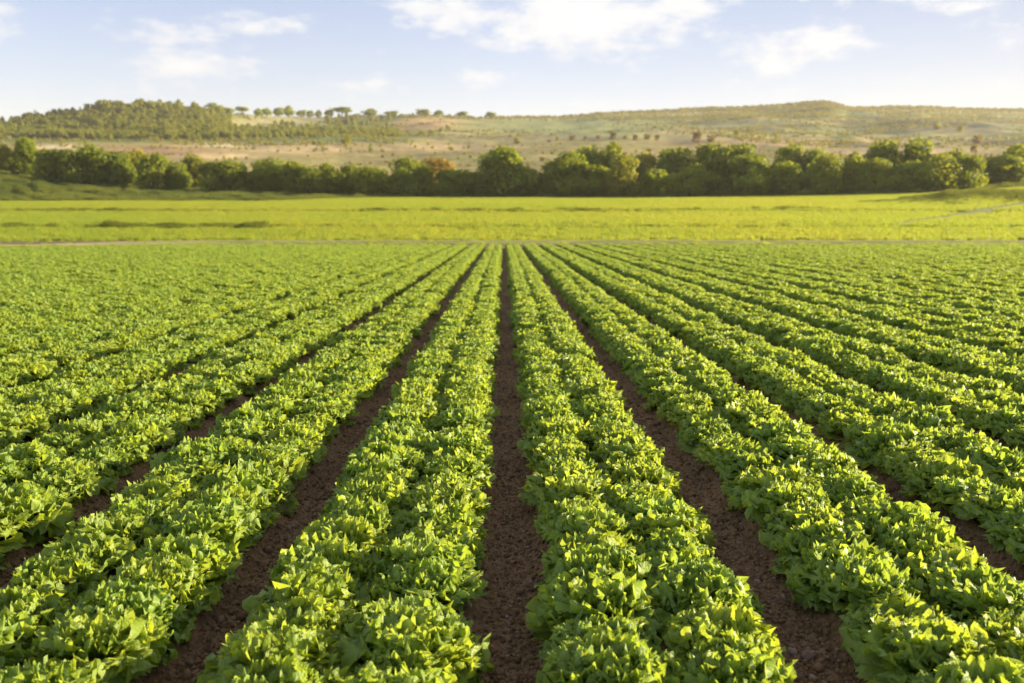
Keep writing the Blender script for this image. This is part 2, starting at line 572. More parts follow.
ry = [1.2]
while ry[-1] < FIELD_END:
    ry.append(ry[-1] + max(0.012, ry[-1] * 0.0048))
ry = np.array(ry)
ry[-1] = FIELD_END
aa = np.linspace(-0.80, 0.80, 900)
ag, yg = np.meshgrid(aa, ry)
xg = ag * (yg + 0.6)
zz = soil_z(xg, yg) - 0.09 * sstep(60.0, 61.3, yg)
soil = link('soil', mesh_np('soil', np.stack([xg, yg, zz], -1).reshape(-1, 3), grid_faces(len(ry), len(aa)), M_SOIL))
tag(soil, kind='structure')

# track between the crop and the meadow, and the one climbing to the right
ta = np.arange(-560, 1600, 6.0)


def ribbon(name, pts, half, colour, lift):
    """pts: (x px, distance) along the track; half: half width in metres along the distance or across"""
    V, C = [], []
    for i, (px, Yd) in enumerate(pts):
        x0, y0, _ = world_at(px, Yd)
        a = pts[max(i - 1, 0)]
        b_ = pts[min(i + 1, len(pts) - 1)]
        d = Vector((world_at(*b_)[0] - world_at(*a)[0], b_[1] - a[1], 0)).normalized()
        nrm = Vector((-d.y, d.x, 0))
        for k in np.linspace(-1, 1, 9):
            hw = half * (1 + 0.25 * (float(fbm(np.float64(x0 / 3), np.float64(k > 0), 77)) - 0.5))
            X_, Y_ = x0 + nrm.x * k * hw, y0 + nrm.y * k * hw
            px_ = 503.5 + (X_ - CAM.x) / (KX * Y_)
            rut = -0.05 * math.exp(-((abs(k) - 0.5) / 0.18) ** 2)
            V.append((X_, Y_, float(terrain_z(px_, Y_)) + lift + (0.05 if Y_ < 63 else 0) + rut - (0.12 if abs(k) > 0.99 else 0)))
            C.append(colour(px, k))
    o = link(name, mesh_np(name, V, grid_faces(len(pts), 9), M_TRACK, True, None, np.array(C)))
    return tag(o, kind='structure')


def tcol(px, k):
    n_ = float(fbm(np.float64(px / 40), np.float64(k * 1.5), 81))
    a = np.array((0.52, 0.38, 0.23)) * (1 - sstep(60, 260, px)) + np.array((0.28, 0.29, 0.09)) * sstep(60, 260, px)
    b_ = np.array((0.34, 0.36, 0.09))
    k2 = sstep(0.35, 0.65, n_) * (0.75 if px > 150 else 0.25)
    k2 = max(k2, 0.0 if abs(abs(k) - 0.5) < 0.3 else 0.7)
    return a * (1 - k2) + b_ * k2


ribbon('dirt_track', [(x, 67.5 + 0.8 * math.sin(x / 300) - 5.5 * float(1 - sstep(0, 260, x))) for x in ta], 2.6, tcol, 0.08)
PATH = np.array([(892 + 5.5 * i, 91.5 + 56 * (i / 24) ** 1.2) for i in range(40)])
ribbon('path', [tuple(q) for q in PATH], 1.4, lambda px, k: np.array((0.28, 0.30, 0.10)), 0.14)


# ------------------------------------------------------------------ scattering helper
def scatter(name, pts, rots, scales, idx, sources, label, cat):
    """one object of kind stuff that shows a source shape on each of its points"""
    me = bpy.data.meshes.new(name)
    n = len(pts)
    me.vertices.add(n)
    me.vertices.foreach_set('co', np.asarray(pts, np.float32).ravel())
    a = me.attributes.new('turn', 'FLOAT_VECTOR', 'POINT')
    a.data.foreach_set('vector', np.asarray(rots, np.float32).ravel())
    a = me.attributes.new('size', 'FLOAT_VECTOR', 'POINT')
    s = np.asarray(scales, np.float32)
    if s.ndim == 1:
        s = np.stack([s, s, s], -1)
    a.data.foreach_set('vector', s.ravel())
    a = me.attributes.new('pick', 'INT', 'POINT')
    a.data.foreach_set('value', np.asarray(idx, np.int32))
    o = link(name, me)
    g = bpy.data.node_groups.new(name, 'GeometryNodeTree')
    g.interface.new_socket('Geometry', in_out='INPUT', socket_type='NodeSocketGeometry')
    g.interface.new_socket('Geometry', in_out='OUTPUT', socket_type='NodeSocketGeometry')
    gi, go = g.nodes.new('NodeGroupInput'), g.nodes.new('NodeGroupOutput')
    ip = g.nodes.new('GeometryNodeInstanceOnPoints')
    jn = g.nodes.new('GeometryNodeJoinGeometry')
    for s_ in reversed(sources):
        oi_ = g.nodes.new('GeometryNodeObjectInfo')
        oi_.inputs['Object'].default_value = s_
        oi_.inputs['As Instance'].default_value = True
        oi_.transform_space = 'ORIGINAL'
        g.links.new(oi_.outputs['Geometry'], jn.inputs[0])

    def attr(nm, ty):
        nd = g.nodes.new('GeometryNodeInputNamedAttribute')
        nd.data_type = ty
        nd.inputs[0].default_value = nm
        return nd.outputs[0]
    g.links.new(gi.outputs[0], ip.inputs['Points'])
    g.links.new(jn.outputs[0], ip.inputs['Instance'])
    ip.inputs['Pick Instance'].default_value = True
    g.links.new(attr('pick', 'INT'), ip.inputs['Instance Index'])
    e2r = g.nodes.new('FunctionNodeEulerToRotation')
    g.links.new(attr('turn', 'FLOAT_VECTOR'), e2r.inputs[0])
    g.links.new(e2r.outputs[0], ip.inputs['Rotation'])
    g.links.new(attr('size', 'FLOAT_VECTOR'), ip.inputs['Scale'])
    g.links.new(ip.outputs[0], go.inputs[0])
    md = o.modifiers.new('scatter', 'NODES')
    md.node_group = g
    return tag(o, label, cat, None, 'stuff')


def source(name, me):
    """a shape that is only ever shown through scatter()"""
    return bpy.data.objects.new(name, me)


# ------------------------------------------------------------------ lettuce
def lettuce_mesh(seed):
    r = np.random.default_rng(seed)
    N = 40
    nv, ns = 35, 15
    V, Fc, UV = [], [], []
    off = 0
    s = np.linspace(0, 1, ns)[:, None]
    v = np.linspace(-1, 1, nv)[None, :]
    for i in range(N):
        tt = i / (N - 1)
        az = i * 2.39996 + r.normal(0, 0.25)
        phi0 = R(5 + 64 * tt ** 0.9 + r.normal(0, 6))
        curl = R(r.uniform(12, 55) * (0.75 + 0.5 * tt)) - R(8) * (1 - tt)
        L = (0.165 + 0.068 * tt) * r.uniform(0.82, 1.12)
        W = (0.100 + 0.046 * tt) * r.uniform(0.85, 1.15)
        # outline: narrow stalk, broad frilled fan with pointed lobes
        prof = 0.16 + 0.92 * np.sin(np.clip(s, 0, 1) ** 1.15 * 2.15) ** 1.25
        ph = r.uniform(0, 6.28, 6)
        k1 = r.integers(4, 6)
        tri = np.abs(((v * k1 * 1.15 + ph[0]) % 1.0) * 2 - 1)
        lobe_top = 1 + 0.15 * tri - 0.075 + r.normal(0, 0.022, (1, nv)) - 0.20 * np.abs(v) ** 3.5
        se = s * (1 + (lobe_top - 1) * s ** 2)
        lobe_side = 1 + (0.36 * np.abs(((s * 5.6 + ph[1] + 0.3 * np.sign(v)) % 1.0) * 2 - 1) - 0.12 + r.normal(0, 0.06, (ns, 1))) * np.abs(v) ** 3
        wv = W * prof * v * lobe_side
        phi = phi0 + curl * se ** 1.5
        # integrate the midline numerically for each cross column
        ss = np.linspace(0, 1.25, 60)
        ph_s = phi0 + curl * ss ** 1.5
        rr = np.concatenate([[0], np.cumsum(np.sin(ph_s)[:-1] * np.diff(ss))]) * L
        zz_ = np.concatenate([[0], np.cumsum(np.cos(ph_s)[:-1] * np.diff(ss))]) * L
        rad = np.interp(se, ss, rr)
        hz = np.interp(se, ss, zz_)
        edge = np.clip(np.maximum(np.abs(v) ** 1.5, s ** 2.2 * np.ones_like(v)), 0, 1) * s ** 0.6
        A = r.uniform(0.016, 0.028)
        ruf = A * edge ** 1.6 * (np.sin(v * r.uniform(7, 11) + s * 5 + ph[2]) + 0.6 * np.sin(s * r.uniform(9, 13) * np.sign(v) + ph[3] + v * 3) + 0.55 * np.sin(v * 21 + s * 12 + ph[4]))
        ruf = ruf + r.normal(0, 0.0022, (ns, nv)) * edge
        cup = 0.35 * W * (np.abs(v) ** 2) * prof * (0.9 - 0.9 * s * tt)
        # leaf normal points inwards/upwards
        nr, nz = -np.cos(phi), np.sin(phi)
        rad = rad + nr * (ruf + cup) + 0.010 + 0.018 * tt
        hz = hz + nz * (ruf + cup) + 0.004
        ca, sa = np.cos(az), np.sin(az)
        tw = r.normal(0, 0.12)
        tx = wv * np.cos(tw)
        P = np.stack([rad * ca - tx * sa, rad * sa + tx * ca, hz + wv * np.sin(tw) * 0.6], -1)
        P[..., 2] = np.maximum(P[..., 2], 0.004 + 0.01 * r.random((ns, nv)))
        V.append(P.reshape(-1, 3))
        UV.append(np.stack([(v + 1) / 2 * np.ones_like(s), s * np.ones_like(v)], -1).reshape(-1, 2))
        Fc.append(grid_faces(ns, nv, off))
        off += ns * nv
    return mesh_np('lettuce', np.concatenate(V), np.concatenate(Fc), M_LETTUCE, True, np.concatenate(UV))


LETTUCE = [lettuce_mesh(100 + i) for i in range(10)]

cth, sth = math.cos(TH), math.sin(TH)
yaw = math.atan(8.5 / F)


def project(p):
    d = np.asarray(p, float) - np.array(CAM)
    x = d[..., 0] * math.cos(yaw) - d[..., 1] * math.sin(yaw)
    fwd = d[..., 0] * math.sin(yaw) + d[..., 1] * math.cos(yaw)
    depth = fwd * cth - d[..., 2] * sth
    up = fwd * sth + d[..., 2] * cth
    return 512 + F * x / depth, 341.5 - F * up / depth


plants = []
SP = 0.275
for bed in range(-62, 62):
    for side in (-1, 1):
        x0 = (bed + 0.5) * PITCH - 0.015 + side * 0.180
        y0 = 1.5 + rng.uniform(0, SP)
        n = int((FIELD_END - 1.4 - y0) / SP)
        yy = y0 + np.arange(n) * SP + rng.normal(0, 0.035, n)
        xx = x0 + rng.normal(0, 0.016, n)
        end = FIELD_END - 0.4 - 5.0 * (1 - sstep(0, 230, 503.5 + (xx - CAM.x) / (KX * yy)))
        keep = (yy < end) & (np.abs(xx) < 0.78 * yy + 2.5) & (rng.random(n) > 0.012)
        for a, b_ in zip(xx[keep], yy[keep]):
            plants.append((a, b_, bed, side))
pa = np.array([(q[0], q[1]) for q in plants])
pz = soil_z(pa[:, 0], pa[:, 1]) - 0.012
psc = rng.normal(0.85, 0.065, len(pa)) * (0.95 + 0.10 * fbm(pa[:, 0] / 1.2, pa[:, 1] / 1.5, 70))
psc = np.clip(psc, 0.66, 1.05)
pzs = rng.uniform(1.0, 1.22, len(pa))
prz = rng.uniform(0, 6.283, len(pa))
prx, pry = rng.normal(0, 0.10, len(pa)), rng.normal(0, 0.10, len(pa))
pk = rng.integers(0, len(LETTUCE), len(pa))
sx_, sy_ = project(np.stack([pa[:, 0], pa[:, 1], pz + 0.12], -1))
inview = (pa[:, 1] > 2.0) & (sx_ > -12) & (sx_ < 1036) & (sy_ < 702)
order = np.argsort(np.where(inview, pa[:, 1], 1e9))[:300]
single = np.zeros(len(pa), bool)
single[order] = True

ORD = ('first second third fourth fifth sixth seventh eighth ninth tenth eleventh twelfth thirteenth fourteenth fifteenth sixteenth '
       'seventeenth eighteenth nineteenth twentieth').split()


def nth(i):
    if i <= 20:
        return ORD[i - 1]
    return ('twenty-' if i < 30 else 'thirty-') + ORD[i % 10 - 1] if i % 10 else 'thirtieth'


count = {}
first = {}
for i in order:
    bed, side = plants[i][2], plants[i][3]
    k = (bed, side)
    count[k] = count.get(k, 0) + 1
    o = link('lettuce', LETTUCE[pk[i]])
    if pk[i] not in first:
        first[pk[i]] = o
    o.location = (pa[i, 0], pa[i, 1], pz[i])
    o.rotation_euler = (prx[i], pry[i], prz[i])
    o.scale = (psc[i], psc[i], psc[i] * pzs[i])
    where = 'right' if bed >= 0 else 'left'
    nb = bed + 1 if bed >= 0 else -bed
    tag(o, 'green lettuce, %s from the near edge, %s line of %s bed %s of middle furrow' % (nth(count[k]), 'left' if side < 0 else 'right', nth(nb), where),
        'lettuce', 'lettuces growing in the nearest part of the beds')

rest = ~single
srcs = [first.get(i) or source('lettuce', LETTUCE[i]) for i in range(len(LETTUCE))]
scatter('lettuce_crop', np.stack([pa[rest, 0], pa[rest, 1], pz[rest]], -1), np.stack([prx, pry, prz], -1)[rest], np.stack([psc, psc, psc * pzs], -1)[rest], pk[rest], srcs,
        'rows of green lettuce running away to the far end of the field', 'lettuce crop')


# clods and small stones lying in the furrows
def clod_mesh(seed):
    r = np.random.default_rng(seed)
    import bmesh
    bm = bmesh.new()
    bmesh.ops.create_icosphere(bm, subdivisions=1, radius=1)
    for vtx in bm.verts:
        c = vtx.co
        k = 0.6 + 0.8 * float(vnoise(np.float64(c.x * 1.6 + 9 * seed), np.float64(c.y * 1.6 + c.z * 2.1), seed)) + r.normal(0, 0.10)
        vtx.co = Vector((c.x * k, c.y * k * 0.85, c.z * k * 0.7))
    me = bpy.data.meshes.new('clod')
    bm.to_mesh(me)
    bm.free()
    for p_ in me.polygons:
        p_.use_smooth = seed % 2 == 0
    me.materials.append(M_CLOD)
    return me


clods = [source('clod', clod_mesh(i)) for i in range(5)]
n = 45000
cy = 2.4 + 20 * rng.random(n) ** 1.7
cf = np.round(rng.uniform(-0.62, 0.62, n) * cy)
cx = cf + np.clip(rng.normal(0, 0.10, n), -0.24, 0.24)
cs = 0.004 + 0.010 * rng.random(n) ** 2.2 + (rng.random(n) > 0.965) * rng.uniform(0.004, 0.016, n)
cz = soil_z(cx, cy) + cs * 0.2
scatter('soil_clods', np.stack([cx, cy, cz], -1), rng.uniform(0, 6.28, (n, 3)), cs, rng.integers(0, 5, n), clods,
        'crumbs and clods of brown earth lying in the furrows', 'soil')


# ------------------------------------------------------------------ grass
def grass_mesh(name, seed, n, rad, h, wd, mat, lean=0.35):
    r = np.random.default_rng(seed)
    V, Fc = [], []
    for i in range(n):
        a, d = r.uniform(0, 6.28), rad * math.sqrt(r.random())
        x, y = d * math.cos(a), d * math.sin(a)
        b_ = r.uniform(0, 6.28)
        hh = h * r.uniform(0.55, 1.1)
        ln = lean * hh * r.uniform(0.3, 1.3)
        dx, dy = math.cos(b_), math.sin(b_)
        wx, wy = -dy * wd, dx * wd
        o_ = len(V)
        V += [(x - wx, y - wy, -0.03), (x + wx, y + wy, -0.03),
              (x + dx * ln * .35 + wx * .8, y + dy * ln * .35 + wy * .8, hh * .6), (x + dx * ln * .35 - wx * .8, y + dy * ln * .35 - wy * .8, hh * .6),
              (x + dx * ln + wx * .1, y + dy * ln + wy * .1, hh), (x + dx * ln - wx * .1, y + dy * ln - wy * .1, hh)]
        Fc += [(o_, o_ + 1, o_ + 2, o_ + 3), (o_ + 3, o_ + 2, o_ + 4, o_ + 5)]
    return mesh_np(name, V, Fc, mat)


gsrc = [source('grass_tuft', grass_mesh('grass_tuft', 200 + i, 60, 0.42, 0.30, 0.016, M_GRASS)) for i in range(4)]
n = 108000
u = rng.random(n)
gy = np.sqrt(70.0 ** 2 + u * (204.0 ** 2 - 70.0 ** 2))
gy[:420] = rng.choice([65.2, 67.4, 70.2], 420) + rng.normal(0, 0.35, 420)
gx = rng.uniform(-90, 1115, n)
left_bank = (gy > 168 + 30 * sstep(250, 420, gx)) & (gx < 420)
left_bank |= (gx > 945) & (gy > 100) & (gy < 133) & (rng.random(n) < 0.75)
keep = ~left_bank & ~((gy < 76) & (rng.random(n) < 0.6))
pathY = np.interp(gx, PATH[:, 0], PATH[:, 1], left=-99, right=-99)
slope = np.interp(gx, PATH[:-1, 0], np.abs(np.diff(PATH[:, 1])))
keep &= np.abs(gy - pathY) > 1.7 + 1.3 * slope
gx, gy = gx[keep], gy[keep]
gz = terrain_z(gx, gy)
gs = np.where(gy < 71.5, 0.45, 1.0) * rng.uniform(0.7, 1.25, len(gx)) * (0.8 + 0.5 * fbm(gx / 30, gy / 6, 91))
scatter('meadow_grass', np.stack([CAM.x + (gx - 503.5) * KX * gy, gy, gz], -1), np.stack([gx * 0, gx * 0, rng.uniform(0, 6.28, len(gx))], -1), gs,
        rng.integers(0, 4, len(gx)), gsrc, 'bright yellow-green grass of the meadow beyond the lettuce field', 'grass')

# tall dark grass on the little banks
tsrc = [source('tall_grass_tuft', grass_mesh('tall_grass_tuft', 240 + i, 70, 0.40, 0.62, 0.02, M_TALL, 0.5)) for i in range(4)]
BANKS_G = [(105, 265, 89.0, 1.0, 600, 0.78), (5, 60, 89, 1.0, 150, 0.6), (20, 215, 126, 1.0, 420, 0.6), (360, 520, 126, 1.0, 380, 0.7), (520, 700, 127, 1.2, 420, 0.6),
           (430, 700, 91, 2.6, 420, 0.5), (750, 830, 130, 1.2, 200, 0.6), (700, 790, 91, 3.0, 120, 0.45), (265, 330, 89, 0.8, 120, 0.5),
           (860, 985, 158, 1.5, 520, 0.9), (900, 1060, 166, 5.5, 2600, 1.25), (0, 300, 90, 1.5, 200, 0.4), (925, 985, 146, 4.0, 200, 0.7)]
TX, TY, TS = [], [], []
for (a, b_, yd, sg, k, s) in BANKS_G:
    TX.append(rng.uniform(a, b_, k))
    TY.append(yd + rng.normal(0, sg, k))
    TS.append(s * rng.uniform(0.5, 1.15, k) * (0.6 + 0.8 * vnoise(TX[-1] / 14, TX[-1] * 0, 95)))
TX, TY, TS = map(np.concatenate, (TX, TY, TS))
scatter('tall_grass', np.stack([CAM.x + (TX - 503.5) * KX * TY, TY, terrain_z(TX, TY)], -1), np.stack([TX * 0, TX * 0, rng.uniform(0, 6.28, len(TX))], -1), TS,
        rng.integers(0, 4, len(TX)), tsrc, 'darker taller grass growing along the low banks of the meadow', 'tall grass')
# rough grass of the raised bank on the left and the strip under the trees
msrc = [source('rough_grass_tuft', grass_mesh('rough_grass_tuft', 260 + i, 60, 0.5, 0.55, 0.025, M_MOUND, 0.5)) for i in range(4)]
n = 20000
mx_, my_ = rng.uniform(-80, 410, n), rng.uniform(166, 222, n)
kb = my_ > 166 + 30 * sstep(250, 420, mx_)
mx_, my_ = mx_[kb], my_[kb]
k2 = 6000
mx_ = np.concatenate([mx_, rng.uniform(400, 1115, k2)])
my_ = np.concatenate([my_, rng.uniform(199, 226, k2)])
scatter('rough_grass', np.stack([CAM.x + (mx_ - 503.5) * KX * my_, my_, terrain_z(mx_, my_)], -1), np.stack([mx_ * 0, mx_ * 0, rng.uniform(0, 6.28, len(mx_))], -1),
        0.35 + 1.3 * vnoise(mx_ / 9, my_ / 3, 97) * rng.uniform(0.6, 1.3, len(mx_)), rng.integers(0, 4, len(mx_)), msrc, 'dull green rough grass on the bank below the trees', 'rough grass')


# ------------------------------------------------------------------ trees
def crown_mesh(name, seed, nl, leaf, mats, lobes, low=0.06, squash=1.0, layers=None):
    """unit crown: about 1 wide and 1 tall, base at z = 0; leaf clumps on uneven lobes"""
    r = np.random.default_rng(seed)
    L = []
    for i in range(lobes):
        a = r.uniform(0, 6.28)
        z = r.uniform(0.22, 0.86)
        wid = math.sin(math.pi * min(1, 0.18 + z * 0.80)) ** 0.7
        d = 0.30 * wid * r.uniform(0.4, 1.05)
        s_ = r.uniform(0.13, 0.24)
        L.append((d * math.cos(a), d * math.sin(a), z * squash, s_, s_ * r.uniform(0.75, 1.05)))
    L.append((0, 0, 0.45 * squash, 0.30, 0.34))
    L.append((0.02, 0, 0.25 * squash, 0.33, 0.22))
    ctr = np.array([l[:3] for l in L])
    sr = np.array([l[3] for l in L])
    sz = np.array([l[4] for l in L])
    wts = sr ** 2 / (sr ** 2).sum()
    P = np.zeros((0, 3))
    Nn = np.zeros((0, 3))
    while len(P) < nl:
        k = r.choice(len(L), nl, p=wts)
        d = r.normal(size=(nl, 3))
        d /= np.linalg.norm(d, axis=1)[:, None]
        rad = np.where(r.random(nl) < 0.72, r.uniform(0.88, 1.12, nl), r.uniform(0.45, 0.9, nl))
        q = ctr[k] + d * np.stack([sr[k], sr[k], sz[k]], -1) * rad[:, None]
        ok = q[:, 2] > low
        # leaf clumps: drop some patches so that holes open up
        hole = vnoise(q[:, 0] * 9 + 31, q[:, 2] * 9 + q[:, 1] * 7, seed) > 0.24
        ok &= hole
        P = np.concatenate([P, q[ok]])
        Nn = np.concatenate([Nn, d[ok]])
    P, Nn = P[:nl], Nn[:nl]
    t1 = np.cross(Nn + r.normal(0, 0.55, (nl, 3)), r.normal(size=(nl, 3)))
    t1 /= np.linalg.norm(t1, axis=1)[:, None] + 1e-9
    t2 = np.cross(t1, Nn + r.normal(0, 0.55, (nl, 3)))
    t2 /= np.linalg.norm(t2, axis=1)[:, None] + 1e-9
    h = leaf * r.uniform(0.6, 1.4, nl)[:, None]
    q = np.stack([P - t1 * h - t2 * h * 0.3, P + t2 * h * 0.8, P + t1 * h + t2 * h * 0.2, P - t2 * h * 0.9], 1).reshape(-1, 3)
    return mesh_np(name, q, np.arange(nl * 4).reshape(-1, 4), mats, False)


def trunk_mesh(name, seed, h=0.7, r0=0.03, limbs=5):
    r = np.random.default_rng(seed)
    V, Fc = [], []

    def tube(pts, rads, k=7):
        o_ = len(V)
        for (p_, rr_) in zip(pts, rads):
            for j in range(k):
                a = 6.2832 * j / k
                V.append((p_[0] + rr_ * math.cos(a), p_[1] + rr_ * math.sin(a), p_[2]))
        for i in range(len(pts) - 1):
            for j in range(k):
                Fc.append((o_ + i * k + j, o_ + i * k + (j + 1) % k, o_ + (i + 1) * k + (j + 1) % k, o_ + (i + 1) * k + j))
    pts = [np.array((0, 0, -0.04))]
    for i in range(1, 7):
        pts.append(np.array((pts[-1][0] + r.normal(0, 0.012), pts[-1][1] + r.normal(0, 0.012), h * i / 6)))
    tube(pts, [r0 * (1.35 if i == 0 else 1 - 0.12 * i) for i in range(7)])
    for l in range(limbs):
        i = int(r.integers(2, 6))
        a = r.uniform(0, 6.28)
        ln = r.uniform(0.15, 0.3)
        q = [pts[i]]
        for s_ in range(1, 4):
            q.append(pts[i] + np.array((math.cos(a) * ln * s_ / 3, math.sin(a) * ln * s_ / 3, 0.5 * ln * s_ / 3 + 0.02 * s_)))
        tube(q, [r0 * 0.5, r0 * 0.38, r0 * 0.25, r0 * 0.12], 5)
    return mesh_np(name, V, Fc, M_BARK)


CROWNS = {}
for key, mat in (('olive', M_CROWN), ('dark', M_CROWN_DARK), ('yellow', M_CROWN_YEL), ('rust', M_CROWN_RUST)):
    CROWNS[key] = [crown_mesh('crown', 300 + 10 * i + len(CROWNS), 5200, 0.030, mat, 15 + 3 * i) for i in range(3)]
TRUNKS = [trunk_mesh('trunk', 400 + i) for i in range(4)]


def tree(name, label, cat, group, px, Yd, width_px, height_px, crown, trunk, rz, sink=0.0, crown_low=0.0):
    x, y, z = world_at(px, Yd)
    o = link(name, None)
    o.location = (x, y, z - 0.1)
    o.rotation_euler.z = rz
    tag(o, label, cat, group)
    wd, hg = width_px * Yd / F, height_px * Yd / F
    o.empty_display_size = 0.3
    c_ = link('crown', crown, o)
    c_.scale = (wd, wd, hg * (1 - crown_low))
    c_.location.z = hg * crown_low
    t_ = link('trunk', trunk, o)
    t_.scale = (wd, wd, hg)
    return o


# (x, top row, width, colour, row: 0 front, 1 behind, 2 far behind, description)
TREES = [
    (8, 147, 30, 'yellow', 0, 'yellow-green round tree at the left edge of the photo, on the raised bank'),
    (29, 142, 27, 'olive', 0, 'pointed olive tree second from the left end, standing above the raised bank'),
    (57, 151, 36, 'dark', 0, 'dark tree starting the hedge line just right of the open bank'),
    (77, 154, 30, 'dark', 0, 'low dark tree between two taller ones near the left end of the hedge'),
    (98, 147, 38, 'dark', 0, 'tallest dark tree in the left part of the hedge, below the wooded hill'),
    (121, 153, 32, 'dark', 0, 'dark rounded tree just right of the tallest tree of the left hedge'),
    (140, 153, 27, 'yellow', 1, 'yellowish tree behind the dark hedge, in front of the reddish earth bank'),
    (156, 158, 32, 'olive', 0, 'olive tree with bright top, below the right half of the wooded hill'),
    (177, 164, 30, 'dark', 0, 'small dark tree left of the bright yellow treetop in the hedge'),
    (198, 158, 28, 'yellow', 1, 'bright yellow treetop poking out of the left hedge near the cream bank'),
    (214, 165, 30, 'olive', 0, 'low olive tree just right of the bright yellow treetop'),
    (236, 162, 34, 'olive', 0, 'olive tree in the hedge below the cream bank on the slope'),
    (268, 162, 44, 'dark', 0, 'broad dark tree in the hedge below the skyline pines'),
    (296, 165, 30, 'olive', 0, 'low olive tree right of the broad dark hedge tree'),
    (313, 167, 30, 'dark', 0, 'small dark tree between two olive trees in the low hedge'),
    (331, 165, 32, 'olive', 0, 'olive tree of the low hedge with a sunlit rounded top'),
    (350, 167, 28, 'dark', 0, 'small dark low tree, two to the left of the hedge by the rust tree'),
    (373, 168, 38, 'olive', 0, 'wide low olive tree left of the dark green tree by the rust one'),
    (396, 170, 32, 'olive', 0, 'low olive tree in front of the dark green tree beside the rust one'),
    (407, 160, 36, 'dark', 1, 'dark green tree standing behind the hedge, left of the rust tree'),
    (436, 160, 34, 'rust', 2, 'rust-orange autumn tree rising behind the low hedge'),
    (424, 168, 34, 'dark', 0, 'low dark tree in front of the rust-orange autumn tree'),
    (447, 172, 28, 'olive', 0, 'lowest olive tree right below the rust-orange autumn tree'),
    (468, 171, 34, 'olive', 0, 'low olive tree touching the left side of the big central tree'),
    (488, 158, 34, 'dark', 0, 'dark tree forming the left shoulder of the big central clump'),
    (509, 152, 44, 'olive', 0, 'big rounded tree in the centre, tallest left of the low gap'),
    (530, 168, 26, 'olive', 0, 'small tree leaning on the right side of the big central tree'),
    (546, 175, 24, 'olive', 1, 'lowest bush in the gap between the two central clumps of trees'),
    (566, 155, 42, 'dark', 0, 'dark rounded tree just right of the low gap in the tree line'),
    (588, 150, 38, 'olive', 1, 'tall tree behind the dark tree right of the low gap'),
    (611, 147, 38, 'olive', 1, 'tallest sunlit crown of the clump right of the low gap'),
    (592, 168, 36, 'olive', 0, 'low front tree at the foot of the clump right of the gap'),
    (622, 158, 34, 'yellow', 0, 'yellow-lit tree on the right side of the central right clump'),
    (643, 156, 30, 'yellow', 1, 'yellow-topped tree in the dip before the long dark back row'),
    (652, 172, 30, 'olive', 0, 'low front bush in the dip before the long dark back row'),
    (676, 150, 44, 'dark', 1, 'dark tree at the left end of the long dark back row'),
    (688, 166, 40, 'olive', 0, 'bright olive front tree below the left end of the back row'),
    (709, 147, 46, 'dark', 1, 'second dark tree of the long back row, with a flat top'),
    (741, 146, 42, 'dark', 1, 'dark back tree with a sunlit right edge above the round front tree'),
    (718, 178, 30, 'dark', 0, 'low dark bush left of the round front tree with a bright rim'),
    (748, 159, 44, 'olive', 0, 'round front tree with a bright right rim, right of centre'),
    (781, 164, 42, 'olive', 0, 'broad front tree with a humped top, right of the round bright-rimmed tree'),
    (786, 149, 36, 'dark', 1, 'dark back tree above the humped front tree'),
    (811, 152, 36, 'dark', 1, 'flat dark back tree in the middle of the right half of the line'),
    (826, 157, 34, 'olive', 0, 'narrow round-topped front tree, third from the square-shaped tree'),
    (848, 155, 32, 'olive', 0, 'tall front tree with a pointed sunlit top in the right half'),
    (873, 162, 38, 'olive', 0, 'round front tree below the tallest back tree on the right'),
    (885, 143, 48, 'dark', 1, 'tallest dark back tree in the right half of the tree line'),
    (919, 145, 46, 'dark', 1, 'wide dark back tree right of the tallest back tree'),
    (908, 164, 40, 'olive', 0, 'low wide front tree left of the big rounded front tree'),
    (934, 156, 44, 'olive', 0, 'big rounded front tree just left of the square-shaped tree'),
    (950, 153, 28, 'dark', 1, 'small back tree peeping over the big rounded front tree on the right'),
    (966, 158, 34, 'olive', 0, 'square upright front tree with a bright right side'),
    (990, 158, 34, 'dark', 1, 'dark tree in the shade between the square tree and the right edge'),
    (1012, 147, 48, 'olive', 1, 'large olive tree at the right edge of the photo'),
]
for i, (px, top, wd, key, row, lab) in enumerate(TREES):
    Yd = (204 + 2.0 * math.sin(i * 1.7), 219, 232)[row]
    if px < 40:
        Yd = 216
    zb = world_at(px, Yd)[2]
    by = 341.5 - F * math.tan(math.atan((zb - CAM.z) / Yd) + TH)
    tree('leafy_tree', lab, 'tree', 'trees of the tree line beyond the meadow', px, Yd, wd * 1.28, (by - top) * 1.06, CROWNS[key][i % 3], TRUNKS[i % 4], random.uniform(0, 6.28))

# pines: the wood on the left hill and the skyline
PINE_C = [crown_mesh('crown', 500 + i, 420, 0.075, M_PINE, 7, 0.10) for i in range(4)]
PINE_T = trunk_mesh('trunk', 520, 0.8, 0.035, 3)
UMB_C = [crown_mesh('crown', 540 + i, 500, 0.07, M_CROWN, 8, 0.05) for i in range(3)]
cand = []
tries = 0
r = np.random.default_rng(77)
while len(cand) < 285 and tries < 60000:
    tries += 1
    px = r.uniform(-8, 395)
    Yd = r.uniform(585, 1040)
    yc = np.interp(px, YC_X, YC_Y)
    if Yd > yc - 4:
        continue
    app = float(terrain_y(np.float64(px), np.float64(Yd)))
    if app > 142:
        continue
    if px > 215:
        if px < 300 and app < 125 + (300 - px) * 0.03:
            continue
        if 300 <= px < 330 and app < 127:
            continue
        if r.random() < 0.25:
            continue
    if any(abs(px - c[0]) < 3.6 and abs(app - c[2]) < 2.6 for c in cand):
        continue
    cand.append((px, Yd, app))
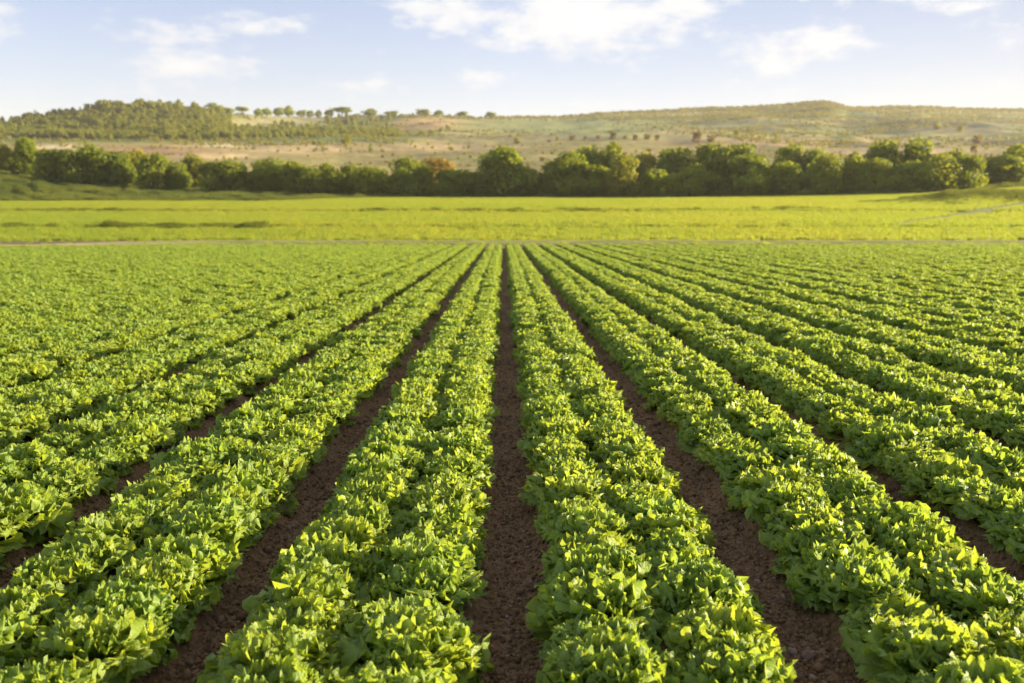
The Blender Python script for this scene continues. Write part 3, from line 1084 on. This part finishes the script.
for i, (px, Yd, app) in enumerate(sorted(cand)):
    crest = float(np.interp(px, CR_X, CR_Y))
    if px > 300:
        lab = 'small pine scattered over the slope right of the skyline field'
    elif px > 215:
        lab = 'small pine in the belt below the bare skyline field'
    elif app > 136:
        lab = 'small sunlit pine at the foot of the wooded left hill'
    elif app - crest < 5:
        lab = 'small pine on the crest of the wooded left hill'
    else:
        lab = 'small pine in the thick of the wood covering the left hill'
    tree('pine_tree', lab, 'pine', lab.replace('small', 'pines:', 1), px, Yd, r.uniform(6.2, 9) * (1 if px < 225 else 0.8), r.uniform(6.5, 9) * (1 if px < 225 else 0.75), PINE_C[i % 4], PINE_T, r.uniform(0, 6.28))

PW = [source('pine', crown_mesh('pine', 530 + i, 300, 0.085, M_PINE, 7, 0.02)) for i in range(3)]
n = 9000
qx, qy = r.uniform(-60, 400, n), r.uniform(590, 1040, n)
qa = terrain_y(qx, qy)
ok = (qy < np.interp(qx, YC_X, YC_Y) - 3) & (qa < 142.5) & ((qx < 235) | ((qx < 300) & (qa > 126)) | ((qx >= 300) & (qa > 128)))
ok &= r.random(n) < np.where(qx < 235, 0.55, np.where(qx > 325, 0.34, 0.18))
qx, qy = qx[ok], qy[ok]
qs = r.uniform(3.8, 5.8, len(qx)) * np.where(qx < 235, 1.0, 0.85)
scatter('pine_wood', np.stack([CAM.x + (qx - 503.5) * KX * qy, qy, terrain_z(qx, qy) - 0.2], -1), np.stack([qx * 0, qx * 0, r.uniform(0, 6.28, len(qx))], -1), qs,
        r.integers(0, 3, len(qx)), PW, 'lesser pines filling the wood on the left hill', 'wood')

SKYLINE = [(219, 103.5, 14, 'largest round skyline tree just right of the wooded hill'), (233, 107, 10, 'small skyline tree leaning on the largest one'),
           (246, 107, 15, 'umbrella-shaped skyline tree standing alone left of the skyline row'), (262, 109, 9, 'first low tree of the skyline row above the bare field'),
           (271, 108.5, 10, 'second low tree of the skyline row above the bare field'), (282, 107.5, 10, 'bushy tree in the middle of the skyline row above the bare field'),
           (292, 106.5, 11, 'tallest tree of the skyline row above the bare field'), (304, 110, 9, 'low tree right of the tallest tree of the skyline row'),
           (313, 110.5, 8, 'last low tree at the right end of the skyline row'), (321, 110.5, 7, 'single small skyline tree just left of the notch'),
           (332, 109, 8, 'small narrow skyline tree right of the notch'), (345, 107, 17, 'broad umbrella skyline tree right of the notch'),
           (372, 109, 14, 'flat-topped skyline tree above the slope with scattered pines'), (393, 111, 12, 'low skyline tree left of the rusty bare patch'),
           (424, 109, 13, 'round skyline tree above the rusty bare patch'), (440, 111.5, 9, 'small skyline tree right of the rusty bare patch'),
           (462, 111, 12, 'low skyline bush tree left of the pale green field'), (491, 112, 11, 'last skyline bush tree before the pale green field')]
for i, (px, top, wd, lab) in enumerate(SKYLINE):
    Yd = float(np.interp(px, YC_X, YC_Y)) - 6
    zb = world_at(px, Yd)[2]
    by = 341.5 - F * math.tan(math.atan((zb - CAM.z) / Yd) + TH)
    umb = 'umbrella' in lab
    tree('skyline_tree', lab, 'tree', 'trees along the skyline', px, Yd, wd * 1.4, max(by - top, 5) * 1.0, UMB_C[i % 3], PINE_T, r.uniform(0, 6.28), 0, 0.45 if umb else 0.08)

# slim pole on the skyline
px = 332.8
Yd = float(np.interp(px, YC_X, YC_Y)) - 20
x, y, z = world_at(px, Yd)
po = link('utility_pole', None)
po.location = (x, y, z - 0.3)
tag(po, 'slim grey utility pole standing in the skyline notch left of the umbrella tree', 'pole')


def bar(name, a, b_, r0, r1, parent):
    a, b_ = np.array(a, float), np.array(b_, float)
    d = (b_ - a) / np.linalg.norm(b_ - a)
    u_ = np.cross(d, (0, 1, 0.1))
    u_ /= np.linalg.norm(u_)
    w_ = np.cross(d, u_)
    V = [c_ + rr_ * (math.cos(k * 0.7854) * u_ + math.sin(k * 0.7854) * w_) for c_, rr_ in ((a, r0), (b_, r1)) for k in range(8)]
    Fc = [(k, (k + 1) % 8, 8 + (k + 1) % 8, 8 + k) for k in range(8)]
    return link(name, mesh_np(name, V, Fc, M_BARK), parent)


bar('shaft', (0, 0, 0), (0, 0, 12.5), 0.20, 0.12, po)
bar('crossarm', (-1.5, -0.2, 11.6), (1.5, -0.2, 11.6), 0.09, 0.09, po)

# single shrubs on the open slopes
BUSH_C = [crown_mesh('foliage', 560 + i, 220, 0.09, M_RUST, 6, 0.0) for i in range(3)]
BUSH_Y = [crown_mesh('foliage', 570 + i, 260, 0.09, M_CROWN_YEL, 6, 0.0) for i in range(2)]
BUSH_D = [crown_mesh('foliage', 580 + i, 220, 0.09, M_CROWN_DARK, 6, 0.0) for i in range(2)]
BUSHES = [(372, 149, 7, 'd', 'dark lone bush on the tan slope above the low hedge, far left of its kind'), (384, 157, 5, 'r', 'small rusty bush on the tan slope just above the low hedge'),
          (452, 149, 5, 'd', 'dark bush on the tan slope left of centre'), (469, 147, 5, 'd', 'dark bush beside the lighter strip, left of centre'),
          (486, 146, 4, 'd', 'smallest dark bush on the light strip left of centre'), (507, 149, 6, 'd', 'dark bush on the slope above the big central tree'),
          (459, 158, 5, 'd', 'left one of two dark bushes low on the slope beside the big central tree'), (471, 157, 5, 'd', 'right one of two dark bushes low on the slope beside the big central tree'),
          (542, 159, 7, 'r', 'rusty bush on the slope above the low gap in the trees'), (552, 153, 5, 'd', 'lower dark bush right above the low gap in the trees'),
          (555, 150, 4, 'd', 'upper dark bush right above the low gap in the trees'), (594, 147, 6, 'd', 'dark bush right above the tallest crown of the central right clump'),
          (624, 154, 6, 'r', 'rusty bush peeping over the yellow-lit tree'), (648, 152, 8, 'r', 'brown bush in the dip of the tree line'),
          (549, 141, 5, 'r', 'first brown bush at the left end of the hedgerow below the pale field'), (557, 139, 5, 'r', 'second brown bush of the hedgerow below the pale field'),
          (572, 138, 8, 'r', 'wide brown bush of the hedgerow below the pale field'), (585, 138, 5, 'r', 'small brown bush of the hedgerow, before its densest part'),
          (598, 137, 6, 'r', 'brown bush in the middle of the hedgerow below the pale field'), (612, 136.5, 10, 'r', 'largest brown bush of the hedgerow below the pale field'),
          (624, 137, 6, 'r', 'brown bush just right of the largest one in the hedgerow'), (634, 138, 8, 'r', 'broad brown bush right of the middle of the hedgerow'),
          (646, 137, 9, 'r', 'tall brown bush near the right end of the hedgerow'), (656, 138, 8, 'r', 'last brown bush at the right end of the hedgerow'),
          (517, 141, 9, 'y', 'yellowish bush at the left end below the pale green field'), (695, 138, 14, 'r', 'left one of two bare brown thickets above the long back row'),
          (709, 139, 11, 'r', 'right one of two bare brown thickets above the long back row'), (735, 133, 8, 'y', 'yellow tree on the grey green field right of the pale field'),
          (934, 126, 11, 'y', 'larger pale yellow tree on the far right slope'), (957, 129, 9, 'y', 'smaller bright yellow tree on the far right slope'),
          (974, 140, 14, 'r', 'brown thicket on the far right slope below the yellow trees'), (972, 150, 10, 'r', 'brown bush beside the cream strip on the far right'),
          (422, 133, 8, 'd', 'left one of two dark round bushes below the rusty bare patch'), (433, 133, 8, 'd', 'right one of two dark round bushes below the rusty bare patch'),
          (442, 130, 7, 'd', 'dark bush on the field edge right of the rusty bare patch'), (449, 128, 7, 'd', 'dark bush higher on the field edge right of the rusty bare patch'),
          (348, 141, 14, 'y', 'yellow-green bush clump at the foot of the slope with scattered pines')]


def find_Y(px, app):
    Ys = np.linspace(230, float(np.interp(px, YC_X, YC_Y)), 900)
    zs = terrain_z(np.full_like(Ys, px), Ys)
    a = 341.5 - F * np.tan(np.arctan((zs - CAM.z) / Ys) + TH)
    a = np.minimum.accumulate(a)
    return float(Ys[np.argmin(np.abs(a - app))])


for i, (px, app, wd, key, lab) in enumerate(BUSHES):
    Yd = find_Y(px, app + wd * 0.25)
    x, y, z = world_at(px, Yd)
    o = link('shrub', {'r': BUSH_C, 'y': BUSH_Y, 'd': BUSH_D}[key][i % 2])
    o.location = (x, y, z - 0.2)
    o.scale = (wd * Yd / F, wd * Yd / F, wd * 0.72 * Yd / F)
    o.rotation_euler.z = r.uniform(0, 6.28)
    tag(o, lab, 'shrub', 'single shrubs on the open slopes')

# low scrub over the hills: a far-off mass
SC = [source('scrub_bush', crown_mesh('scrub_bush', 600 + i, 70, 0.14, M_SCRUB, 4, 0.0)) for i in range(4)]
n = 75000
hx = r.uniform(-60, 1090, n)
hy = np.sqrt(r.uniform(245.0 ** 2, 1360.0 ** 2, n))
happ = 341.5 - F * np.tan(np.arctan((terrain_z(hx, hy) - CAM.z) / hy) + TH)
ok = hy < np.interp(hx, YC_X, YC_Y) + 2
dn = fbm((hx - 503) * KX * hy / 70, hy / 30, 88)
p_keep = sstep(0.50, 0.64, dn) * 0.75 + 0.010
crest_d = happ - np.interp(hx, CR_X, CR_Y)
p_keep = p_keep + 0.75 * (crest_d < 3.5) * (hx > 400)
p_keep = p_keep + 0.16 * ((hx > 620) & (happ < 122)) + 0.6 * blob(hx, happ, 815, 106, 40, 8)
p_keep = p_keep * (1 - 0.97 * blob(hx, happ, 575, 127, 125, 10)) * (1 - 0.9 * blob(hx, happ, 280, 122, 62, 4.2)) * (1 - 0.8 * blob(hx, happ, 900, 152, 80, 4.5))
p_keep = p_keep * (1 - 0.6 * blob(hx, happ, 690, 133, 45, 6)) * (1 - 0.7 * ((hx > 330) & (hx < 640) & (happ > 141)))
ok &= r.random(n) < p_keep
hx, hy = hx[ok], hy[ok]
hs = r.uniform(1.3, 3.4, len(hx)) * (0.6 + 0.4 * sstep(300, 900, hy))
scatter('hillside_scrub', np.stack([CAM.x + (hx - 503.5) * KX * hy, hy, terrain_z(hx, hy) - 0.15], -1), np.stack([hx * 0, hx * 0, r.uniform(0, 6.28, len(hx))], -1),
        np.stack([hs, hs, hs * 0.75], -1), r.integers(0, 4, len(hx)), SC, 'olive and brown scrub scattered over the distant hills', 'scrub')

# ------------------------------------------------------------------ air
HAZE = 0.00014
M_HAZE, t, out = new_mat('haze')
pv = t.new('ShaderNodeVolumePrincipled')
pv.inputs['Color'].default_value = (0.97, 0.93, 0.84, 1)
pv.inputs['Density'].default_value = HAZE
pv.inputs['Anisotropy'].default_value = 0.2
t.link(pv.outputs[0], out.inputs['Volume'])
zlo = min(np.array([v_[2] for v_ in o.bound_box]).min() for o in (meadow, hills, soil)) - 1.0
zhi = max(np.array([v_[2] for v_ in o.bound_box]).max() for o in (meadow, hills)) + 25
hv = np.array([(a, b_, c_) for c_ in (zlo, zhi) for b_ in (-30, 3050) for a in (-4200, 4200)], float)
hf = [(0, 2, 3, 1), (4, 5, 7, 6), (0, 1, 5, 4), (2, 6, 7, 3), (0, 4, 6, 2), (1, 3, 7, 5)]
hz_ = link('haze', mesh_np('haze', hv, hf, M_HAZE, False))
tag(hz_, 'thin warm haze lying over the valley', 'haze', None, 'stuff')
